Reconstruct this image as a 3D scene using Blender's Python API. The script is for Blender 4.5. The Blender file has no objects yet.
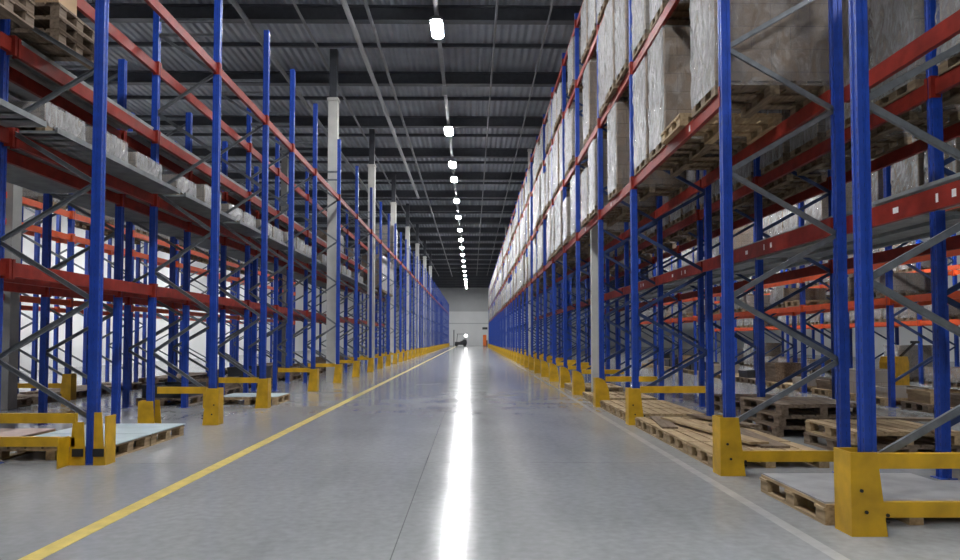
import bpy, math, random
from mathutils import Vector
random.seed(11)
S = bpy.context.scene
COL = S.collection
PI = math.pi

# ------------------------------------------------------------------ materials
def mat(name, color, rough=0.5, metal=0.0, noise=0.0, nscale=6.0, bump=0.0, bscale=40.0, spec=0.5, emit=None, estr=0.0):
    m = bpy.data.materials.new(name); m.use_nodes = True
    nt = m.node_tree; N = nt.nodes; L = nt.links
    b = N['Principled BSDF']
    b.inputs['Base Color'].default_value = (*color, 1)
    b.inputs['Roughness'].default_value = rough
    b.inputs['Metallic'].default_value = metal
    b.inputs['Specular IOR Level'].default_value = spec
    if noise or bump:
        tc = N.new('ShaderNodeTexCoord')
    if noise:
        n = N.new('ShaderNodeTexNoise'); n.inputs['Scale'].default_value = nscale; n.inputs['Detail'].default_value = 5
        L.new(tc.outputs['Object'], n.inputs['Vector'])
        r = N.new('ShaderNodeValToRGB')
        r.color_ramp.elements[0].position = 0.3; r.color_ramp.elements[1].position = 0.7
        r.color_ramp.elements[0].color = (*[c*(1-noise) for c in color], 1)
        r.color_ramp.elements[1].color = (*[min(1, c*(1+noise)) for c in color], 1)
        L.new(n.outputs['Fac'], r.inputs['Fac']); L.new(r.outputs['Color'], b.inputs['Base Color'])
    if bump:
        n2 = N.new('ShaderNodeTexNoise'); n2.inputs['Scale'].default_value = bscale; n2.inputs['Detail'].default_value = 4
        L.new(tc.outputs['Object'], n2.inputs['Vector'])
        bp = N.new('ShaderNodeBump'); bp.inputs['Strength'].default_value = bump; bp.inputs['Distance'].default_value = 0.02
        L.new(n2.outputs['Fac'], bp.inputs['Height']); L.new(bp.outputs['Normal'], b.inputs['Normal'])
    if emit:
        b.inputs['Emission Color'].default_value = (*emit, 1); b.inputs['Emission Strength'].default_value = estr
    return m

def math_node(nt, op, a, b=None, c=None):
    n = nt.nodes.new('ShaderNodeMath'); n.operation = op
    for i, v in enumerate((a, b, c)):
        if v is None: continue
        if isinstance(v, (int, float)): n.inputs[i].default_value = v
        else: nt.links.new(v, n.inputs[i])
    return n.outputs[0]

def post_material():
    m = mat('blue_paint', (0.010, 0.054, 0.36), 0.40, noise=0.18, nscale=9)
    nt = m.node_tree; N = nt.nodes; L = nt.links; b = N['Principled BSDF']
    src = b.inputs['Base Color'].links[0].from_socket
    tc = N.new('ShaderNodeTexCoord'); sp = N.new('ShaderNodeSeparateXYZ'); L.new(tc.outputs['Object'], sp.inputs[0])
    fz = math_node(nt, 'FRACT', math_node(nt, 'DIVIDE', sp.outputs['Z'], 0.075))
    inz = math_node(nt, 'LESS_THAN', fz, 0.42)
    dy = math_node(nt, 'LESS_THAN', math_node(nt, 'ABSOLUTE', math_node(nt, 'SUBTRACT', math_node(nt, 'ABSOLUTE', sp.outputs['Y']), 0.029)), 0.005)
    dx = math_node(nt, 'LESS_THAN', math_node(nt, 'ABSOLUTE', sp.outputs['X']), 0.007)
    side = math_node(nt, 'GREATER_THAN', math_node(nt, 'ABSOLUTE', sp.outputs['Y']), 0.0425)
    hole = math_node(nt, 'MULTIPLY', inz, math_node(nt, 'MAXIMUM', dy, math_node(nt, 'MULTIPLY', dx, side)))
    mx = N.new('ShaderNodeMixRGB'); L.new(hole, mx.inputs[0]); L.new(src, mx.inputs[1]); mx.inputs[2].default_value = (0.007, 0.024, 0.14, 1)
    L.new(mx.outputs[0], b.inputs['Base Color'])
    return m

def floor_material():
    m = bpy.data.materials.new('polished_concrete'); m.use_nodes = True
    nt = m.node_tree; N = nt.nodes; L = nt.links; b = N['Principled BSDF']
    tc = N.new('ShaderNodeTexCoord')
    def noise(scale, detail=6, mapping=None):
        n = N.new('ShaderNodeTexNoise'); n.inputs['Scale'].default_value = scale; n.inputs['Detail'].default_value = detail
        if mapping:
            mp = N.new('ShaderNodeMapping'); mp.inputs['Scale'].default_value = mapping
            L.new(tc.outputs['Object'], mp.inputs['Vector']); L.new(mp.outputs[0], n.inputs['Vector'])
        else: L.new(tc.outputs['Object'], n.inputs['Vector'])
        return n.outputs['Fac']
    def ramp(f, p0, p1, c0, c1):
        r = N.new('ShaderNodeValToRGB'); r.color_ramp.elements[0].position = p0; r.color_ramp.elements[1].position = p1
        r.color_ramp.elements[0].color = (*c0, 1); r.color_ramp.elements[1].color = (*c1, 1); L.new(f, r.inputs[0]); return r.outputs[0]
    big = ramp(noise(0.45, 8), 0.3, 0.7, (0.275, 0.284, 0.287), (0.335, 0.345, 0.35))
    fine = ramp(noise(14, 6), 0.25, 0.75, (0.86, 0.86, 0.86), (1.08, 1.08, 1.08))
    scuff = ramp(noise(1.0, 8, (3.2, 0.5, 1)), 0.52, 0.68, (1, 1, 1), (0.90, 0.90, 0.90))
    m1 = N.new('ShaderNodeMixRGB'); m1.blend_type = 'MULTIPLY'; m1.inputs[0].default_value = 1; L.new(big, m1.inputs[1]); L.new(fine, m1.inputs[2])
    m2 = N.new('ShaderNodeMixRGB'); m2.blend_type = 'MULTIPLY'; m2.inputs[0].default_value = 1; L.new(m1.outputs[0], m2.inputs[1]); L.new(scuff, m2.inputs[2])
    sp = N.new('ShaderNodeSeparateXYZ'); L.new(tc.outputs['Object'], sp.inputs[0])
    # saw-cut joints: one along the aisle and one every six metres across it
    jx = math_node(nt, 'LESS_THAN', math_node(nt, 'ABSOLUTE', math_node(nt, 'ADD', sp.outputs['X'], 0.48)), 0.0035)
    jy = math_node(nt, 'LESS_THAN', math_node(nt, 'ABSOLUTE', math_node(nt, 'SUBTRACT', math_node(nt, 'FRACT', math_node(nt, 'DIVIDE', math_node(nt, 'ADD', sp.outputs['Y'], 1.4), 6.0)), 0.5)), 0.0005)
    jn = math_node(nt, 'MAXIMUM', jx, jy)
    m3 = N.new('ShaderNodeMixRGB'); L.new(math_node(nt, 'MULTIPLY', jn, 0.6), m3.inputs[0]); L.new(m2.outputs[0], m3.inputs[1]); m3.inputs[2].default_value = (0.05, 0.05, 0.05, 1)
    # worn pale paint stripe by the right-hand rack
    st = math_node(nt, 'LESS_THAN', math_node(nt, 'ABSOLUTE', math_node(nt, 'SUBTRACT', sp.outputs['X'], 2.18)), 0.045)
    wear = math_node(nt, 'MULTIPLY', st, math_node(nt, 'MULTIPLY', noise(5, 5), 0.7))
    m4 = N.new('ShaderNodeMixRGB'); L.new(wear, m4.inputs[0]); L.new(m3.outputs[0], m4.inputs[1]); m4.inputs[2].default_value = (0.55, 0.55, 0.52, 1)
    L.new(m4.outputs[0], b.inputs['Base Color'])
    L.new(ramp(noise(1.3, 3), 0.3, 0.75, (0.14,)*3, (0.19,)*3), b.inputs['Roughness'])
    b.inputs['Specular IOR Level'].default_value = 0.16
    bp = N.new('ShaderNodeBump'); bp.inputs['Strength'].default_value = 0.06; bp.inputs['Distance'].default_value = 0.004
    L.new(noise(22, 6), bp.inputs['Height']); L.new(bp.outputs[0], b.inputs['Normal'])
    return m

def wood_material(name, c0, c1):
    m = bpy.data.materials.new(name); m.use_nodes = True
    nt = m.node_tree; N = nt.nodes; L = nt.links; b = N['Principled BSDF']
    tc = N.new('ShaderNodeTexCoord'); mp = N.new('ShaderNodeMapping'); mp.inputs['Scale'].default_value = (14, 1.6, 14)
    L.new(tc.outputs['Object'], mp.inputs[0])
    n = N.new('ShaderNodeTexNoise'); n.inputs['Scale'].default_value = 1.6; n.inputs['Detail'].default_value = 7; L.new(mp.outputs[0], n.inputs['Vector'])
    r = N.new('ShaderNodeValToRGB'); r.color_ramp.elements[0].position = 0.3; r.color_ramp.elements[1].position = 0.72
    r.color_ramp.elements[0].color = (*c0, 1); r.color_ramp.elements[1].color = (*c1, 1); L.new(n.outputs['Fac'], r.inputs[0])
    L.new(r.outputs[0], b.inputs['Base Color']); b.inputs['Roughness'].default_value = 0.8
    return m

def carton_material(name, c1, c2, seam):
    m = bpy.data.materials.new(name); m.use_nodes = True
    nt = m.node_tree; N = nt.nodes; L = nt.links; b = N['Principled BSDF']
    tc = N.new('ShaderNodeTexCoord'); sp = N.new('ShaderNodeSeparateXYZ'); L.new(tc.outputs['Object'], sp.inputs[0])
    u = math_node(nt, 'ADD', sp.outputs['X'], sp.outputs['Y'])
    cb = N.new('ShaderNodeCombineXYZ'); L.new(u, cb.inputs[0]); L.new(sp.outputs['Z'], cb.inputs[1])
    br = N.new('ShaderNodeTexBrick'); L.new(cb.outputs[0], br.inputs['Vector'])
    br.inputs['Scale'].default_value = 1.0; br.inputs['Brick Width'].default_value = 0.4; br.inputs['Row Height'].default_value = 0.235
    br.inputs['Mortar Size'].default_value = 0.004; br.inputs['Color1'].default_value = (*c1, 1); br.inputs['Color2'].default_value = (*c2, 1)
    br.inputs['Mortar'].default_value = (*seam, 1)
    L.new(br.outputs['Color'], b.inputs['Base Color']); b.inputs['Roughness'].default_value = 0.75
    bp = N.new('ShaderNodeBump'); bp.inputs['Strength'].default_value = 0.35; bp.inputs['Distance'].default_value = 0.006; bp.invert = True
    L.new(br.outputs['Fac'], bp.inputs['Height']); L.new(bp.outputs[0], b.inputs['Normal'])
    return m

def wrap_material():
    """stretch film: clear where looked at squarely, a bright crinkled skin at a glancing angle"""
    m = bpy.data.materials.new('stretch_film'); m.use_nodes = True
    nt = m.node_tree; N = nt.nodes; L = nt.links
    b = N['Principled BSDF']; out = N['Material Output']
    b.inputs['Base Color'].default_value = (0.52, 0.53, 0.54, 1); b.inputs['Roughness'].default_value = 0.22; b.inputs['Specular IOR Level'].default_value = 0.9
    tc = N.new('ShaderNodeTexCoord'); mp = N.new('ShaderNodeMapping'); mp.inputs['Scale'].default_value = (1, 1, 0.45)
    L.new(tc.outputs['Object'], mp.inputs[0])
    n = N.new('ShaderNodeTexNoise'); n.inputs['Scale'].default_value = 7; n.inputs['Detail'].default_value = 5; n.inputs['Roughness'].default_value = 0.6; n.inputs['Distortion'].default_value = 1.6
    L.new(mp.outputs[0], n.inputs['Vector'])
    bp = N.new('ShaderNodeBump'); bp.inputs['Strength'].default_value = 1.0; bp.inputs['Distance'].default_value = 0.14
    L.new(n.outputs['Fac'], bp.inputs['Height']); L.new(bp.outputs[0], b.inputs['Normal'])
    tr = N.new('ShaderNodeBsdfTransparent'); tr.inputs[0].default_value = (0.93, 0.93, 0.93, 1)
    fr = N.new('ShaderNodeLayerWeight'); fr.inputs['Blend'].default_value = 0.5
    fac = math_node(nt, 'ADD', math_node(nt, 'MULTIPLY', fr.outputs['Facing'], 0.8), math_node(nt, 'MULTIPLY_ADD', n.outputs['Fac'], 0.9, -0.36))
    fac = math_node(nt, 'MINIMUM', math_node(nt, 'MAXIMUM', fac, 0.05), 0.97)
    mx = N.new('ShaderNodeMixShader'); L.new(fac, mx.inputs[0]); L.new(tr.outputs[0], mx.inputs[1]); L.new(b.outputs[0], mx.inputs[2])
    L.new(mx.outputs[0], out.inputs['Surface'])
    return m

def ceiling_material():
    m = mat('corrugated_roof_sheet', (0.235, 0.255, 0.29), 0.5, noise=0.2, nscale=0.8)
    nt = m.node_tree; N = nt.nodes; L = nt.links
    tc = N.new('ShaderNodeTexCoord'); w = N.new('ShaderNodeTexWave'); w.bands_direction = 'X'; w.inputs['Scale'].default_value = 1.3
    L.new(tc.outputs['Object'], w.inputs['Vector'])
    bp = N.new('ShaderNodeBump'); bp.inputs['Strength'].default_value = 1.0; bp.inputs['Distance'].default_value = 0.06
    L.new(w.outputs['Fac'], bp.inputs['Height']); L.new(bp.outputs[0], N['Principled BSDF'].inputs['Normal'])
    return m

BLUE = post_material()
RED = mat('red_oxide_paint', (0.24, 0.024, 0.015), 0.5, noise=0.25, nscale=7, spec=0.25)
BRACEB = mat('dark_blue_brace_paint', (0.022, 0.045, 0.13), 0.5, noise=0.15)
ORANGE = mat('orange_and_lit_red_paint', (0.72, 0.10, 0.025), 0.42, noise=0.12, nscale=7)  # orange paint; on the third right row, red with brighter light coloured in
YELLOW = mat('yellow_guard_paint', (0.62, 0.36, 0.012), 0.42, noise=0.22, nscale=5)
BLACK = mat('black_rubber', (0.012, 0.012, 0.013), 0.6)
GALV = mat('galvanised_steel', (0.19, 0.205, 0.22), 0.42, metal=0.5, noise=0.2, nscale=12)
DECKM = mat('galvanised_deck', (0.24, 0.26, 0.26), 0.5, metal=0.4, noise=0.25, nscale=5)
FLOOR = floor_material()
LINE = mat('yellow_floor_paint', (0.70, 0.55, 0.16), 0.4, noise=0.2, nscale=7)
WOOD = wood_material('pallet_wood', (0.25, 0.17, 0.09), (0.50, 0.37, 0.21))
MIDWOOD = wood_material('used_pallet_wood', (0.11, 0.075, 0.045), (0.29, 0.215, 0.13))
OLDWOOD = wood_material('weathered_wood', (0.10, 0.07, 0.045), (0.27, 0.20, 0.14))
CARTON = carton_material('brown_carton', (0.27, 0.20, 0.14), (0.33, 0.25, 0.18), (0.17, 0.125, 0.085))
GREYCARTON = carton_material('grey_carton', (0.36, 0.32, 0.27), (0.42, 0.37, 0.32), (0.22, 0.19, 0.16))
FILM = wrap_material()
CEIL = ceiling_material()
GIRD = mat('dark_painted_steel', (0.055, 0.06, 0.072), 0.5, noise=0.15)
PIPE = mat('grey_pipe', (0.17, 0.18, 0.19), 0.45, noise=0.15)
TRAY = mat('pale_cable_tray', (0.40, 0.41, 0.42), 0.5)
COLM = mat('pale_painted_column', (0.52, 0.52, 0.49), 0.6, noise=0.1, nscale=3)
COLD = mat('bare_concrete_column', (0.30, 0.30, 0.285), 0.75, noise=0.15, nscale=3)
WALLW = mat('white_wall_panel', (0.84, 0.85, 0.84), 0.6, noise=0.04, nscale=0.5)
WALLG = mat('grey_wall_panel', (0.55, 0.56, 0.56), 0.6, noise=0.05, nscale=0.5)
SHEET = mat('pale_blue_board', (0.40, 0.48, 0.50), 0.5, noise=0.12, nscale=3)
GREYSHEET = mat('grey_board', (0.30, 0.30, 0.30), 0.55, noise=0.2, nscale=4)
PLASTIC = mat('dark_grey_plastic', (0.03, 0.032, 0.036), 0.45)
WHITE = mat('white_sticker', (0.8, 0.8, 0.78), 0.5)
LAMP = mat('lamp_diffuser', (0.9, 0.9, 0.9), 0.4, emit=(0.98, 0.985, 1.0), estr=150.0)
HEAD = mat('headlight', (0.9, 0.9, 0.9), 0.3, emit=(1, 1, 0.95), estr=12.0)
ORANGEP = mat('orange_plastic', (0.75, 0.16, 0.02), 0.5)

# ------------------------------------------------------------------ mesh helpers
class MB:
    def __init__(s): s.v = []; s.f = []; s.mi = []
    def hexa(s, P, mi=0):
        b = len(s.v); s.v += [tuple(p) for p in P]
        for q in ((0,3,2,1),(4,5,6,7),(0,1,5,4),(1,2,6,5),(2,3,7,6),(3,0,4,7)):
            s.f.append(tuple(b+i for i in q)); s.mi.append(mi)
        return s
    def box(s, x0, x1, y0, y1, z0, z1, mi=0):
        return s.hexa([(x0,y0,z0),(x1,y0,z0),(x1,y1,z0),(x0,y1,z0),(x0,y0,z1),(x1,y0,z1),(x1,y1,z1),(x0,y1,z1)], mi)
    def bar(s, p, q, w, t, side=(0,1,0), mi=0):
        p = Vector(p); q = Vector(q); d = (q-p).normalized(); sd = Vector(side); u = d.cross(sd).normalized()*w/2; n = sd.normalized()*t/2
        return s.hexa([p-u-n, p+u-n, p+u+n, p-u+n, q-u-n, q+u-n, q+u+n, q-u+n], mi)
    def prism(s, prof, z0, z1, axis='z', mi=0):
        b = len(s.v); n = len(prof)
        for z in (z0, z1):
            for (a, c) in prof:
                s.v.append((a, c, z) if axis == 'z' else (a, z, c) if axis == 'y' else (z, a, c))
        s.f.append(tuple(b+i for i in range(n))[::-1]); s.mi.append(mi)
        s.f.append(tuple(b+n+i for i in range(n))); s.mi.append(mi)
        for i in range(n):
            j = (i+1) % n; s.f.append((b+i, b+j, b+n+j, b+n+i)); s.mi.append(mi)
        return s
    def tube(s, p, q, r, n=10, mi=0):
        p = Vector(p); q = Vector(q); d = (q-p).normalized(); a = d.orthogonal().normalized(); c = d.cross(a); b = len(s.v)
        for o in (p, q):
            for i in range(n):
                t = 2*PI*i/n; s.v.append(tuple(o + a*math.cos(t)*r + c*math.sin(t)*r))
        s.f.append(tuple(b+i for i in range(n))[::-1]); s.f.append(tuple(b+n+i for i in range(n))); s.mi += [mi, mi]
        for i in range(n):
            j = (i+1) % n; s.f.append((b+i, b+j, b+n+j, b+n+i)); s.mi.append(mi)
        return s
    def mesh(s, name, *mats):
        me = bpy.data.meshes.new(name); me.from_pydata(s.v, [], s.f)
        for m in mats: me.materials.append(m)
        me.polygons.foreach_set('material_index', s.mi)
        import bmesh
        bm = bmesh.new(); bm.from_mesh(me); bmesh.ops.recalc_face_normals(bm, faces=bm.faces); bm.to_mesh(me); bm.free()
        me.update(); return me

def tag(o, label=None, cat=None, group=None, kind=None):
    if label: o['label'] = label
    if cat: o['category'] = cat
    if group: o['group'] = group
    if kind: o['kind'] = kind
    return o
def link(name, me, parent=None, loc=(0,0,0), rz=0.0):
    o = bpy.data.objects.new(name, me); COL.objects.link(o); o.location = loc; o.rotation_euler = (0,0,rz)
    if parent: o.parent = parent
    return o
def structure(name, me, label=None, loc=(0,0,0), cat=None):
    o = link(name, me, None, loc); tag(o, label, cat, kind='structure'); return o
board_y = {}
def cached(key, fn):
    if key not in board_y: board_y[key] = fn()
    return board_y[key]
ORD = ['first','second','third','fourth','fifth','sixth','seventh','eighth','ninth','tenth','eleventh','twelfth']

# ------------------------------------------------------------------ setting
H = 1.30                       # lens height
YEND = 128.0; XL = -18.0; XR = 27.0; ZC = 10.65; YB = -14.0
structure('floor', MB().box(XL, XR, YB, YEND, -0.2, 0).mesh('floor', FLOOR))
structure('ceiling', MB().box(XL, XR, YB, YEND, ZC, ZC+0.2).mesh('ceiling', CEIL))
wm = MB().box(XL, XR, YEND, YEND+0.3, 6.1, ZC, 1); wm.box(XL, XR, YEND-0.04, YEND+0.3, 0, 6.1, 0)
structure('wall_far', wm.mesh('wall_far', WALLW, WALLG))
structure('wall_left', MB().box(XL-0.3, XL, YB, YEND, 0, ZC).mesh('wall_left', WALLW))
structure('wall_right', MB().box(XR, XR+0.3, YB, YEND, 0, ZC).mesh('wall_right', WALLW))
structure('wall_behind', MB().box(XL, XR, YB-0.3, YB, 0, ZC).mesh('wall_behind', WALLW))
structure('trim_1', MB().box(XL, XR, YEND-0.08, YEND-0.04, 3.9, 4.05).mesh('trim', WALLG))
structure('floor_marking', MB().box(-2.665, -2.535, YB, YEND-1.5, 0.0, 0.003).mesh('floor_marking', LINE), 'long yellow painted line along the left side of the aisle floor')

gm = MB()
gm.box(XL, XR, -0.14, 0.14, 0, 0.025); gm.box(XL, XR, -0.012, 0.012, 0.025, 0.4); gm.box(XL, XR, -0.14, 0.14, 0.4, 0.425)
girder = gm.mesh('ceiling_beam', GIRD)
pm = MB().box(XL, XR, -0.05, 0.05, 0, 0.12).mesh('ceiling_purlin', GIRD)
y = 20.0 - 5.06*6
while y < YEND-1:
    structure('ceiling_beam', girder, loc=(0, y, ZC-0.425))
    if y+2.53 < YEND-1: structure('ceiling_beam', pm, loc=(0, y+2.53, ZC-0.12))
    y += 5.06
for x, r, z, m in ((-3.3, 0.075, 9.95, TRAY), (-2.75, 0.05, 9.95, PIPE), (-6.1, 0.07, 9.9, PIPE), (-4.6, 0.04, 9.95, PIPE), (-8.2, 0.06, 9.9, PIPE), (0.65, 0.035, 10.05, PIPE), (2.1, 0.03, 10.05, PIPE)):
    structure('ceiling_pipe', MB().tube((x, YB, z), (x, 100 if x != -3.3 else 44, z), r).mesh('ceiling_pipe', m))

# columns of the building
COLS = []
def column(x, y, w, m, label=None, ztop=ZC-0.43):
    COLS.append((x, y))
    c = MB().box(-w/2, w/2, -w/2, w/2, 0, ztop); c.box(-w/2-0.03, w/2+0.03, -w/2-0.03, w/2+0.03, ztop-0.1, ztop-0.02)
    structure('column', c.mesh('column', m), label, (x, y, 0), 'column')
STUB = MB().box(-.11, .11, -.11, .11, 0, ZC-0.43-8.7).mesh('column_head', GIRD)
for y in (22.0, 30.5, 39.0, 47.5, 56.0, 64.8, 73.6):
    column(-4.27, y, 0.28, COLM, ztop=8.7)
    structure('column_head', STUB, loc=(-4.27, y, 8.7))
for y in (15.9, 33.6, 57.2): column(2.72, y, 0.16, COLM)
column(-8.62, 13.45, 0.27, COLD); column(-8.62, 33, 0.27, COLD)

# ------------------------------------------------------------------ lamps
tm = MB().box(-0.06, 0.06, YB, YEND-2, 0, 0.03).mesh('lamp_track', PIPE)
structure('ceiling_light_track', tm, 'thin grey track carrying the lamps down the ceiling', (-0.95, 0, 9.92))
hous = MB().prism([(-0.17,0.02),(0.17,0.02),(0.17,0.06),(0.06,0.12),(-0.06,0.12),(-0.17,0.06)], -0.62, 0.62, 'y').mesh('housing', PIPE)
diff = MB().prism([(-.155,-.42),(-.12,-.53),(-.06,-.595),(.06,-.595),(.12,-.53),(.155,-.42),(.155,.42),(.12,.53),(.06,.595),(-.06,.595),(-.12,.53),(-.155,.42)], 0.0, 0.019).mesh('diffuser', LAMP)
hang = MB().box(-0.01, 0.01, -0.01, 0.01, 0.121, 0.217).mesh('hanger', GALV)
def lamp(x, y, z, label, group=None):
    e = link('strip_lamp', None, None, (x, y, z)); tag(e, label, 'lamp', group)
    link('housing', hous, e); link('diffuser', diff, e)
    hm = hang if z > 9 else cached(('hang', z), lambda: MB().box(-0.008, 0.008, -0.008, 0.008, 0.121, ZC-z-0.001).mesh('hanger', GALV))
    link('hanger', hm, e, (0, -0.45, 0)); link('hanger', hm, e, (0, 0.45, 0))
lamps = [-4.3, 1.6, 7.5, 13.4, 19.3, 29.0, 34.6, 37.9, 43.8, 49.8, 55.7, 61.2, 66.6, 72.2, 78, 84, 90, 96, 102, 108, 114, 120]
k = 0
for y in lamps:
    if y < 19: lab, g = 'white strip lamp under the ceiling track behind the viewpoint of the photo', 'strip lamps overhead'
    else:
        k += 1
        if k <= 9: lab, g = f'glowing white strip lamp over the aisle, {ORD[k-1]} down from the top of the photo', 'strip lamps over the aisle'
        else: lab, g = 'tiny glowing strip lamp in the merged far end of the lamp row', 'far strip lamps over the aisle'
    lamp(-0.95, y, 9.70, lab, g)
for x, z, ys in ((-14.0, 6.6, (9, 16, 24, 33, 43, 54)), (6.75, 7.6, (4.5, 17.5, 27, 37)), (12.2, 6.6, (7, 20, 30, 42, 54))):  # fill lamps added to brighten the outer rows, set low among the racks
    for y in ys:
        side = 'left' if x < 0 else 'right'
        lamp(x, y, z, f'added fill lamp lighting the rows beyond the {side} racks', f'added fill lamps beyond the {side} racks')
db = MB().box(-0.09, 0.09, -0.06, 0.06, -0.28, 0).mesh('junction_box', TRAY)
tag(link('hanging_junction_box', db, None, (-0.95, 24.4, 9.918)), 'small pale junction box on the lamp track between the first two lamps', 'junction box')

# ------------------------------------------------------------------ racking
PROF = [(-.04,-.045),(-.04,-.018),(-.033,-.013),(-.033,.013),(-.04,.018),(-.04,.045),(-.004,.045),(-.004,.041),(.014,.041),(.014,.045),(.04,.045),(.04,.02),(.033,.016),(.033,-.016),(.04,-.02),(.04,-.045),(.014,-.045),(.014,-.041),(-.004,-.041),(-.004,-.045)]
_post = {}
def post_mesh(z0, z1):
    if (z0, z1) not in _post: _post[(z0, z1)] = MB().prism(PROF, z0, z1).mesh('post', BLUE)
    return _post[(z0, z1)]
plate_m = MB().box(-.08, .08, -.075, .075, 0, .008).mesh('foot_plate', BLUE)
_brace = {}
def brace_mesh(dep, z0, z1, bm=None):
    bm = bm or GALV
    k = (dep, round(z0, 3), round(z1, 3), bm.name)
    if k not in _brace:
        d = Vector((dep-0.04, 0, z1-z0)).normalized()
        b = MB(); p = Vector((0.02, 0, z0)); q = Vector((dep-0.02, 0, z1))
        b.bar(p, q, 0.045, 0.004, mi=0)
        n = d.cross(Vector((0,1,0)))*0.0225
        b.bar(p+n+Vector((0,.012,0)), q+n+Vector((0,.012,0)), 0.004, 0.028); b.bar(p-n+Vector((0,.012,0)), q-n+Vector((0,.012,0)), 0.004, 0.028)
        _brace[k] = b.mesh('brace', bm)
    return _brace[k]
_far = {}
def frame(x, y, side, dep, h, label, group, cut=0.0, parts=True, first=0.47, rear=None, bm=None):
    """side +1: rear post lies to +x"""
    rz = 0 if side > 0 else PI
    segs = []; z = first; up = True
    while z+0.62 < (rear or h)-0.1:
        segs.append((z, z+0.615)); z += 0.615
    if not parts:
        key = (dep, h, first, bm.name if bm else '')
        if key not in _far:
            m = MB(); m.prism(PROF, 0, h)
            b0 = len(m.v); m.prism([(dep-a, b) for a, b in PROF], 0, h)
            for i, (a, c) in enumerate(segs):
                if i % 2 == 0: m.bar((0, 0, a), (dep, 0, c), 0.045, 0.025, mi=1)
                else: m.bar((dep, 0, a), (0, 0, c), 0.045, 0.025, mi=1)
            m.bar((0,0,h-.2),(dep,0,h-.2),0.045,0.025,mi=1)
            _far[key] = m.mesh('upright_frame', BLUE, bm or GALV)
        o = link('upright_frame', _far[key], None, (x, y, 0), rz); tag(o, label, 'rack frame', group); return o
    e = link('upright_frame', None, None, (x, y, 0), rz); tag(e, label, 'rack frame', group)
    k = 1.12 if side > 0 else 1.22
    if x > 2.6 and side > 0 and x < 2.7: k = 1.0
    p = link('post', post_mesh(cut, h), e); p.scale = (k, 1.04 if side > 0 else 1.06, 1); r = link('post', post_mesh(0, rear or h), e, (dep, 0, 0), PI); r.scale = (1.1, 1.04, 1)
    if not cut: link('foot_plate', plate_m, e)
    link('foot_plate', plate_m, e, (dep, 0, 0))
    for i, (a, c) in enumerate(segs):
        if cut and i == 0: continue
        link('brace', brace_mesh(dep, a, c, bm) if i % 2 == 0 else brace_mesh(dep, c, a, bm), e)
    hh = rear or h; link('brace', brace_mesh(dep, hh-.12, hh-.12), e); link('brace', brace_mesh(dep, hh-.36, hh-.36), e)
    return e

_beam = {}; _conn = {}
def beam(x, y0, y1, z, face, label, group, m=None, hgt=0.14, sticker=(), plain=False):
    """beam between posts at y0 and y1; face = the side (-1/+1 in x) its flat face looks to"""
    m = m or RED
    L = round(y1-y0-(0.064 if plain else 0.104), 3)
    k = (L, m.name, hgt)
    if k not in _beam:
        prof = [(-.025,-hgt/2),(.025,-hgt/2),(.025,hgt/2-.03),(.008,hgt/2-.03),(.008,hgt/2),(-.025,hgt/2)]
        _beam[k] = MB().prism(prof, -L/2, L/2, 'y').mesh('rack_beam', m)
        c = MB(); c.box(-.04, .03, -.0025, .0, -hgt/2-.03, hgt/2+.03)
        c.box(-.062, -.056, -.042, .0, -hgt/2-.03, hgt/2+.03); c.box(-.062, -.04, -.0025, 0, -hgt/2-.03, hgt/2+.03)
        _conn[(m.name, hgt)] = c.mesh('connector', m)
    rz = 0 if face < 0 else PI
    o = link('rack_beam', _beam[k], None, (x, (y0+y1)/2, z), rz); tag(o, label, 'rack beam', group)
    c0 = _conn[(m.name, hgt)] if not plain else cached(('plainconn', m.name, hgt), lambda: MB().box(.0, .024, 0, .004, -hgt/2, hgt/2).mesh('connector', m))
    a = link('connector', c0, o, (0, -L/2-0.0001, 0)); b = link('connector', c0, o, (0, L/2+0.0001, 0)); b.scale = (1, -1, 1)
    for (t, w, hh) in sticker:
        s = link('sticker', MB().box(-.0262, -.0252, -w/2, w/2, -hh/2, hh/2).mesh('sticker', WHITE), o, (0, t, 0)); s['label'] = 'white paper label'
    return o

def guard_meshes(side_thick=0.012):
    p = MB(); t = side_thick; x0 = -.115; ht = 0.55
    # aisle plate and the two tapering side plates, one folded sheet
    for sgn in (-1, 1):
        y = sgn*0.105
        p.prism([(x0, 0), (x0+.225, 0), (x0+.165, ht), (x0, ht)], y-t/2, y+t/2, 'y')
    p.box(x0-t, x0, -.111, .111, 0, ht)
    return p.mesh('corner_plate', YELLOW)
CP = guard_meshes()
def round_plate():
    p = MB(); o = [(-.13, 0), (.13, 0), (.128, .17), (.112, .32), (.08, .43), (.03, .51), (-.04, .55), (-.13, .55)]
    for y in (-.115, .115): p.prism(o, y-.006, y+.006, 'y')
    p.box(-.142, -.13, -.121, .121, 0, .55)
    return p.mesh('corner_plate', YELLOW)
RP = round_plate()
def low_plate():
    p = MB()
    for y in (-.115, .115): p.prism([(-.12, 0), (.12, 0), (.09, .36), (-.12, .36)], y-.006, y+.006, 'y')
    p.box(-.132, -.12, -.121, .121, 0, .36)
    return p.mesh('corner_plate', YELLOW)
LP = low_plate()
bolt_m = MB().tube((0, -.016, 0), (0, -.006, 0), 0.012, 8).mesh('bolt', BLACK)
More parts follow.
